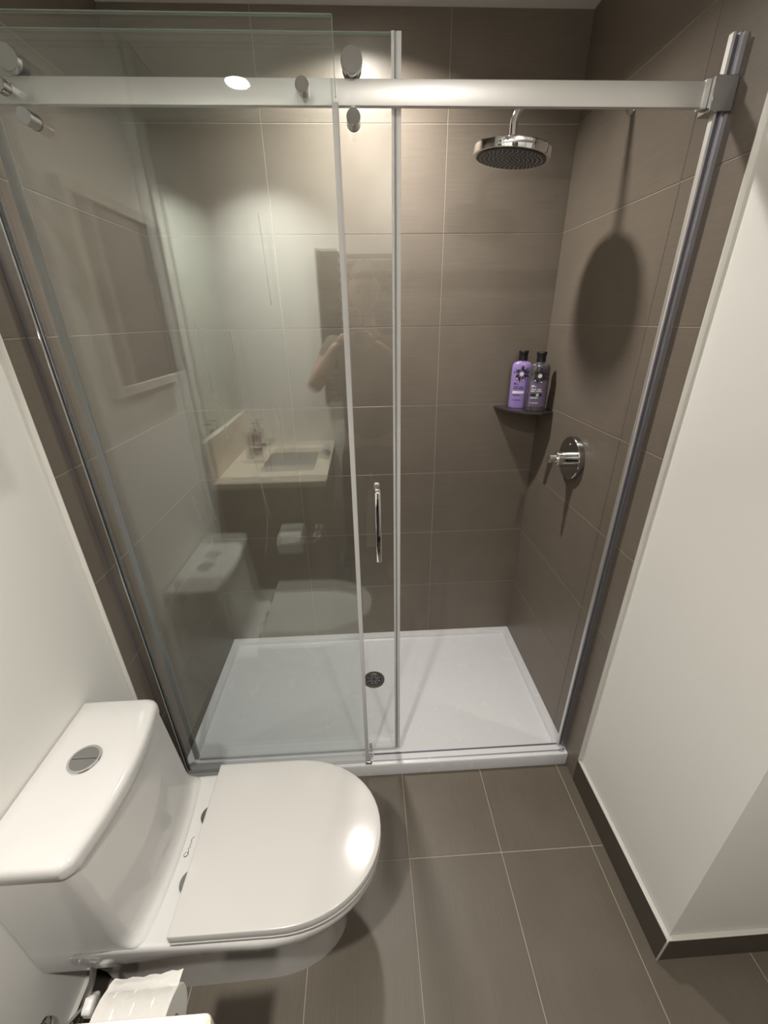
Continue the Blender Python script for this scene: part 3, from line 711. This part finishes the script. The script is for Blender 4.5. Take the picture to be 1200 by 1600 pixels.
# toilet paper on the cabinet side
tp = thing('toilet_paper_holder', 'chrome toilet paper holder on the cabinet side above the floor', 'holder', (0.48, VY0, 0.605))
PXc, PY, PZ = 0.354, -0.765, 0.607
fin('wall_plate', lathe(bmesh.new(), [(0.022, 0), (0.022, 0.006), (0.020, 0.008)], (0.478, VY0, PZ), (0, 1, 0), 28), 'chrome', tp)
fin('arm', tube(bmesh.new(), spline([(0.478, VY0+0.006, PZ), (0.478, VY0+0.05, PZ), (0.474, PY-0.006, PZ), (0.462, PY, PZ), (0.44, PY, PZ), (0.29, PY, PZ)], 6), 0.0075, 14), 'chrome', tp)
reparent(tp)
rr = thing('toilet_paper_roll', 'white toilet paper roll with a loose end on the holder beside the toilet', 'toilet paper', (PXc, PY, PZ))
bm = bmesh.new(); n_ = 48; x0, x1 = PXc-0.056, PXc+0.056
def cir(x, r): return [(x, PY+r*math.cos(2*PI*k/n_), PZ+r*math.sin(2*PI*k/n_)) for k in range(n_)]
loft(bm, [cir(x0, 0.021), cir(x0, 0.052), cir(x0+0.002, 0.054), cir(x1-0.002, 0.054), cir(x1, 0.052), cir(x1, 0.021), cir(x0, 0.021)], False, False)
bmesh.ops.remove_doubles(bm, verts=bm.verts[:], dist=1e-5)
fin('roll', bm, 'paper', rr, 40)
fin('core', tube(bmesh.new(), [(x0+0.001, PY, PZ), (x1-0.001, PY, PZ)], 0.0205, 28, False), 'frame', rr)
bm = bmesh.new()
def sheet_row(x, lift):
    pts = []
    for k in range(17):
        a = math.radians(158-k*7.4); r = 0.0550+(0.0012*math.sin(x*210+k*0.5) if k > 2 else 0)
        pts.append(Vector((x, PY+r*math.cos(a), PZ+r*math.sin(a)+0.0)))
    end = pts[-1]; d = Vector((0, 0.6, 0.15))
    for k in range(1, 4):
        pts.append(end+Vector((0.004*k*lift*0.3, 0.0055*k, 0.0035*k*lift-0.0012*k*k*(1.3-lift))))
    return pts
rows = [sheet_row(x0+(x1-x0)*i/12, (i/12)**2) for i in range(13)]
vs_ = [[bm.verts.new(p) for p in r] for r in rows]
for a, b in zip(vs_, vs_[1:]):
    for i in range(len(a)-1): bm.faces.new((a[i], a[i+1], b[i+1], b[i]))
bmesh.ops.solidify(bm, geom=bm.faces[:], thickness=0.0006)
fin('loose_sheet', bm, 'paper', rr, 60)
reparent(rr)

# ------------------------------------------------------------------ rear wall: towel warmer and added dark towel
tw = thing('towel_warmer', 'grey ladder towel rail on the rear wall, seen in the glass reflection', 'towel rail', (0.78, YR, 1.2))
for x in (0.515, 1.02): box('upright', x, x+0.022, YR+0.012, YR+0.034, 1.15, 1.95, 'warmer', tw, 0.003, 2)
for k in range(17): 
    z = 1.175+k*0.046
    box('rung', 0.537, 1.02, YR+0.014, YR+0.030, z, z+0.024, 'warmer', tw, 0.003, 2)
for x in (0.522, 1.027):
    for z in (1.19, 1.90): fin('wall_mount', tube(bmesh.new(), [(x+0.004, YR, z), (x+0.004, YR+0.014, z)], 0.008, 12), 'warmer', tw)
reparent(tw)
bm = bmesh.new()
prof = [(YR+0.0335, 1.36), (YR+0.0335, 1.60), (YR+0.0335, 1.90), (YR+0.0335, 1.935), (YR+0.022, 1.948), (YR+0.0085, 1.935), (YR+0.0085, 1.70), (YR+0.0085, 1.50)]
vs_ = [[bm.verts.new((x, y, z)) for y, z in prof] for x in (0.538, 0.56, 0.585, 0.61, 0.632)]
for a, b in zip(vs_, vs_[1:]):
    for i in range(len(a)-1): bm.faces.new((a[i], a[i+1], b[i+1], b[i]))
bmesh.ops.solidify(bm, geom=bm.faces[:], thickness=-0.004)
tag(fin('added_towel', bm, 'towel', None, 60), 'narrow charcoal towel added over the rear towel rail to darken its glass reflection', 'towel')  # added to darken the left end of the reflected rail

# ------------------------------------------------------------------ person holding a phone behind the camera
RM = CROT.to_matrix()
def cl(x, y, z): return CAM+RM @ Vector((x, y, z))     # a point in the phone's own frame
ph = thing('phone', 'dark phone held up to take a photo, seen in the glass reflection', 'phone', CAM)
def pbox(name, x0, x1, y0, y1, z0, z1, mat, bev):
    bm = B(bmesh.new(), x0, x1, y0, y1, z0, z1, bev, 3)
    for v in bm.verts: v.co = cl(*v.co)
    return fin(name, bm, mat, ph)
pbox('body', -0.052, 0.020, -0.128, 0.019, 0.016, 0.024, 'black', 0.0035)
pbox('camera_plate', -0.018, 0.018, -0.020, 0.017, 0.0135, 0.0162, 'black', 0.0012)
for a, b in ((0.0, 0.008), (0.0, -0.011), (-0.011, -0.002)):
    bm = lathe(bmesh.new(), [(0.0068, 0), (0.0068, 0.0022), (0.005, 0.0024)], (0, 0, 0), (0, 0, -1), 24)
    for v in bm.verts: v.co = cl(v.co.x+a, v.co.y+b, 0.0135+v.co.z)
    fin('lens', bm, 'chromed', ph)
reparent(ph)

def skin_mesh(verts, edges, radii, root=0, sub=2):
    me = bpy.data.meshes.new('skin'); me.from_pydata([Vector(v) for v in verts], edges, []); me.update()
    o = bpy.data.objects.new('skin', me); COL.objects.link(o)
    md = o.modifiers.new('s', 'SKIN'); md.use_smooth_shade = True
    sv = me.skin_vertices[0].data
    for i, r in enumerate(radii):
        sv[i].radius = r if isinstance(r, tuple) else (r, r); sv[i].use_root = (i == root)
    s2 = o.modifiers.new('u', 'SUBSURF'); s2.levels = sub; s2.render_levels = sub
    dg = bpy.context.evaluated_depsgraph_get(); ev = o.evaluated_get(dg)
    m2 = bpy.data.meshes.new_from_object(ev)
    bpy.data.objects.remove(o); return m2
def chain(paths, root_r):
    """paths: list of lists (point, radius); first path starts at the root, later ones start at an index of an earlier vertex"""
    V, E_, R_ = [], [], []
    for start, pts in paths:
        prev = start
        for p, r in pts:
            V.append(p); R_.append(r); i = len(V)-1
            if prev is not None: E_.append((prev, i))
            prev = i
    return V, E_, R_
PX_, PYb = 0.775, -1.315
SHR, SHL = (PX_+0.185, PYb+0.005, 1.475), (PX_-0.185, PYb+0.005, 1.475)
ELB = (1.075, -1.185, 1.275); ELBL = (0.480, -1.170, 1.285)
WRR = cl(0.070, -0.135, 0.055); WRL = cl(-0.105, -0.135, 0.055)
def body_graph(kind):
    t = [(None, [((PX_, PYb, 0.97), (0.155, 0.105)), ((PX_, PYb, 1.10), (0.138, 0.095)), ((PX_, PYb, 1.27), (0.150, 0.105)), ((PX_, PYb+0.005, 1.41), (0.145, 0.10)), ((PX_, PYb+0.008, 1.50), (0.075, 0.07)), ((PX_, PYb+0.028, 1.575), 0.055), ((PX_-0.005, PYb+0.05, 1.66), 0.060)])]
    return t
parts = []
V, E_, R_ = chain([
    (None, [((PX_, PYb, 0.97), (0.155, 0.105)), ((PX_, PYb, 1.10), (0.136, 0.095)), ((PX_, PYb, 1.27), (0.148, 0.105)), ((PX_, PYb+0.005, 1.42), (0.140, 0.10)), ((PX_, PYb+0.010, 1.51), (0.070, 0.065)), ((PX_-0.004, PYb+0.032, 1.58), 0.055), ((PX_-0.010, PYb+0.055, 1.66), 0.058)]),
    (3, [(SHR, 0.066), (tuple((Vector(SHR)+Vector(ELB))/2), 0.052), (ELB, 0.042), (tuple((Vector(ELB)*0.6+WRR*0.4)), 0.042), (tuple(WRR), 0.027)]),
    (3, [(SHL, 0.066), (tuple((Vector(SHL)+Vector(ELBL))/2), 0.052), (ELBL, 0.042), (tuple((Vector(ELBL)*0.6+WRL*0.4)), 0.042), (tuple(WRL), 0.027)]),
    (0, [((PX_+0.095, PYb, 0.86), 0.088), ((PX_+0.105, PYb+0.01, 0.50), 0.060), ((PX_+0.108, PYb-0.01, 0.30), 0.055), ((PX_+0.110, PYb-0.02, 0.09), 0.038), ((PX_+0.115, PYb+0.06, 0.045), 0.040), ((PX_+0.12, PYb+0.16, 0.030), 0.028)]),
    (0, [((PX_-0.095, PYb, 0.86), 0.088), ((PX_-0.105, PYb+0.01, 0.50), 0.060), ((PX_-0.108, PYb-0.01, 0.30), 0.055), ((PX_-0.110, PYb-0.02, 0.09), 0.038), ((PX_-0.115, PYb+0.06, 0.045), 0.040), ((PX_-0.12, PYb+0.16, 0.030), 0.028)]),
], 0)
parts.append(skin_mesh(V, E_, R_))
def hand(s, wr, edge_x):
    """palm beside the phone, fingers wrapped round its back, thumb on the screen side"""
    P_ = lambda x, y, z: tuple(cl(edge_x+s*x, y, z))
    palm = [(None, [(tuple(wr), 0.024), (P_(0.030, -0.112, 0.042), (0.017, 0.030)), (P_(0.018, -0.092, 0.034), (0.012, 0.034))])]
    ms = [skin_mesh(*chain(palm, 0))]
    for k, (dy, ln) in enumerate(((-0.066, 0.92), (-0.083, 1.0), (-0.100, 0.95), (-0.116, 0.78))):
        f = [(None, [(P_(0.018, dy, 0.034), 0.0095), (P_(0.013, dy+0.002, 0.014), 0.0090), (P_(-0.008*ln, dy+0.003, 0.0080), 0.0082), (P_(-0.026*ln, dy+0.002, 0.0085), 0.0074)])]
        ms.append(skin_mesh(*chain(f, 0), sub=1))
    f = [(None, [(P_(0.022, -0.105, 0.040), 0.0125), (P_(0.012, -0.085, 0.044), 0.0115), (P_(-0.004, -0.070, 0.036), 0.0100), (P_(-0.014, -0.060, 0.0335), 0.0090)])]
    ms.append(skin_mesh(*chain(f, 0), sub=1))
    return ms
parts += hand(1, WRR, 0.020)+hand(-1, WRL, -0.052)
# head
HCN = Vector((PX_-0.012, PYb+0.085, 1.755)); HT = Matrix.Rotation(math.radians(-12), 3, 'X')
bm = bmesh.new(); bmesh.ops.create_uvsphere(bm, u_segments=40, v_segments=28, radius=1)
for v in bm.verts:
    x, y, z = v.co
    X_, Y_, Z_ = 0.076*x, 0.098*y, 0.120*z
    if z < 0: X_ *= 1-0.28*z*z; Y_ *= (1-0.12*z*z); Y_ += 0.018*z*z if y > 0 else 0.03*z*z
    if y > 0.55: Y_ *= 0.96
    f = max(0, y)
    Y_ += 0.024*math.exp(-((x*0.076)/0.011)**2-((Z_+0.020)/0.020)**2)*f + 0.010*math.exp(-((x*0.076)/0.008)**2-((Z_-0.005)/0.028)**2)*f   # nose
    Y_ += 0.006*math.exp(-((x*0.076)/0.022)**2-((Z_+0.058)/0.007)**2)*f                      # lips
    Y_ += 0.008*math.exp(-((x*0.076)/0.02)**2-((Z_+0.098)/0.015)**2)*f                        # chin
    for sx in (-1, 1):
        Y_ -= 0.009*math.exp(-((x*0.076-sx*0.031)/0.015)**2-((Z_-0.004)/0.012)**2)*f         # eye sockets
        Y_ += 0.005*math.exp(-((x*0.076-sx*0.030)/0.022)**2-((Z_-0.028)/0.007)**2)*f         # brow
    v.co = HCN+HT @ Vector((X_, Y_, Z_))
for sx in (-1, 1):
    q = bmesh.ops.create_uvsphere(bm, u_segments=12, v_segments=8, radius=1)['verts']
    for v in q: v.co = HCN+HT @ Vector((sx*0.077+v.co.x*0.010, -0.005+v.co.y*0.018-v.co.x*sx*0.006, -0.012+v.co.z*0.031))
me = bpy.data.meshes.new('head'); bm.to_mesh(me); bm.free(); parts.append(me)
bm = bmesh.new()
for me in parts: bm.from_mesh(me)
pe = thing('person', 'person in a taupe shirt holding up a phone, reflected in the shower glass', 'person', (PX_, PYb, 0))
bd = fin('body', bm, 'skin', pe, 0)
for p in bd.data.polygons: p.use_smooth = True
for sx in (-1, 1):
    bm = bmesh.new(); q = bmesh.ops.create_uvsphere(bm, u_segments=14, v_segments=10, radius=0.0115)['verts']
    for v in q: v.co = HCN+HT @ (Vector((sx*0.031, 0.0815, 0.004))+v.co)
    fin('eye', bm, 'cloth', pe)
    bm = bmesh.new(); q = bmesh.ops.create_uvsphere(bm, u_segments=10, v_segments=8, radius=0.0055)['verts']
    for v in q: v.co = HCN+HT @ (Vector((sx*0.031, 0.0900, 0.003))+v.co)
    fin('pupil', bm, 'black', pe)
bm = bmesh.new(); bmesh.ops.create_uvsphere(bm, u_segments=36, v_segments=24, radius=1)
dl = []
for v in bm.verts:
    x, y, z = v.co
    if z < 0.50*y+0.12 - (0.32 if y < -0.1 else 0): dl.append(v)
    v.co = HCN+HT @ Vector((0.0815*x, 0.103*y, 0.126*z+0.001*math.sin(40*x)))
bmesh.ops.delete(bm, geom=dl, context='VERTS')
bmesh.ops.solidify(bm, geom=bm.faces[:], thickness=0.006)
fin('hair', bm, 'hair', pe, 60)
V, E_, R_ = chain([
    (None, [((PX_, PYb, 0.92), (0.176, 0.122)), ((PX_, PYb, 1.10), (0.158, 0.112)), ((PX_, PYb, 1.27), (0.166, 0.120)), ((PX_, PYb+0.005, 1.42), (0.156, 0.114)), ((PX_, PYb+0.010, 1.515), (0.078, 0.074))]),
    (3, [(SHR, 0.080), (tuple((Vector(SHR)*0.45+Vector(ELB)*0.55)), 0.068)]),
    (3, [(SHL, 0.080), (tuple((Vector(SHL)*0.45+Vector(ELBL)*0.55)), 0.068)])], 0)
link('shirt', skin_mesh(V, E_, R_), 'shirt', pe)
V, E_, R_ = chain([
    (None, [((PX_, PYb, 1.00), (0.160, 0.110)), ((PX_, PYb, 0.92), (0.165, 0.115))]),
    (1, [((PX_+0.095, PYb, 0.82), 0.100), ((PX_+0.106, PYb+0.01, 0.50), 0.076), ((PX_+0.110, PYb-0.01, 0.30), 0.072), ((PX_+0.112, PYb-0.015, 0.08), 0.068)]),
    (1, [((PX_-0.095, PYb, 0.82), 0.100), ((PX_-0.106, PYb+0.01, 0.50), 0.076), ((PX_-0.110, PYb-0.01, 0.30), 0.072), ((PX_-0.112, PYb-0.015, 0.08), 0.068)])], 0)
link('trousers', skin_mesh(V, E_, R_), 'trouser', pe)
reparent(pe)
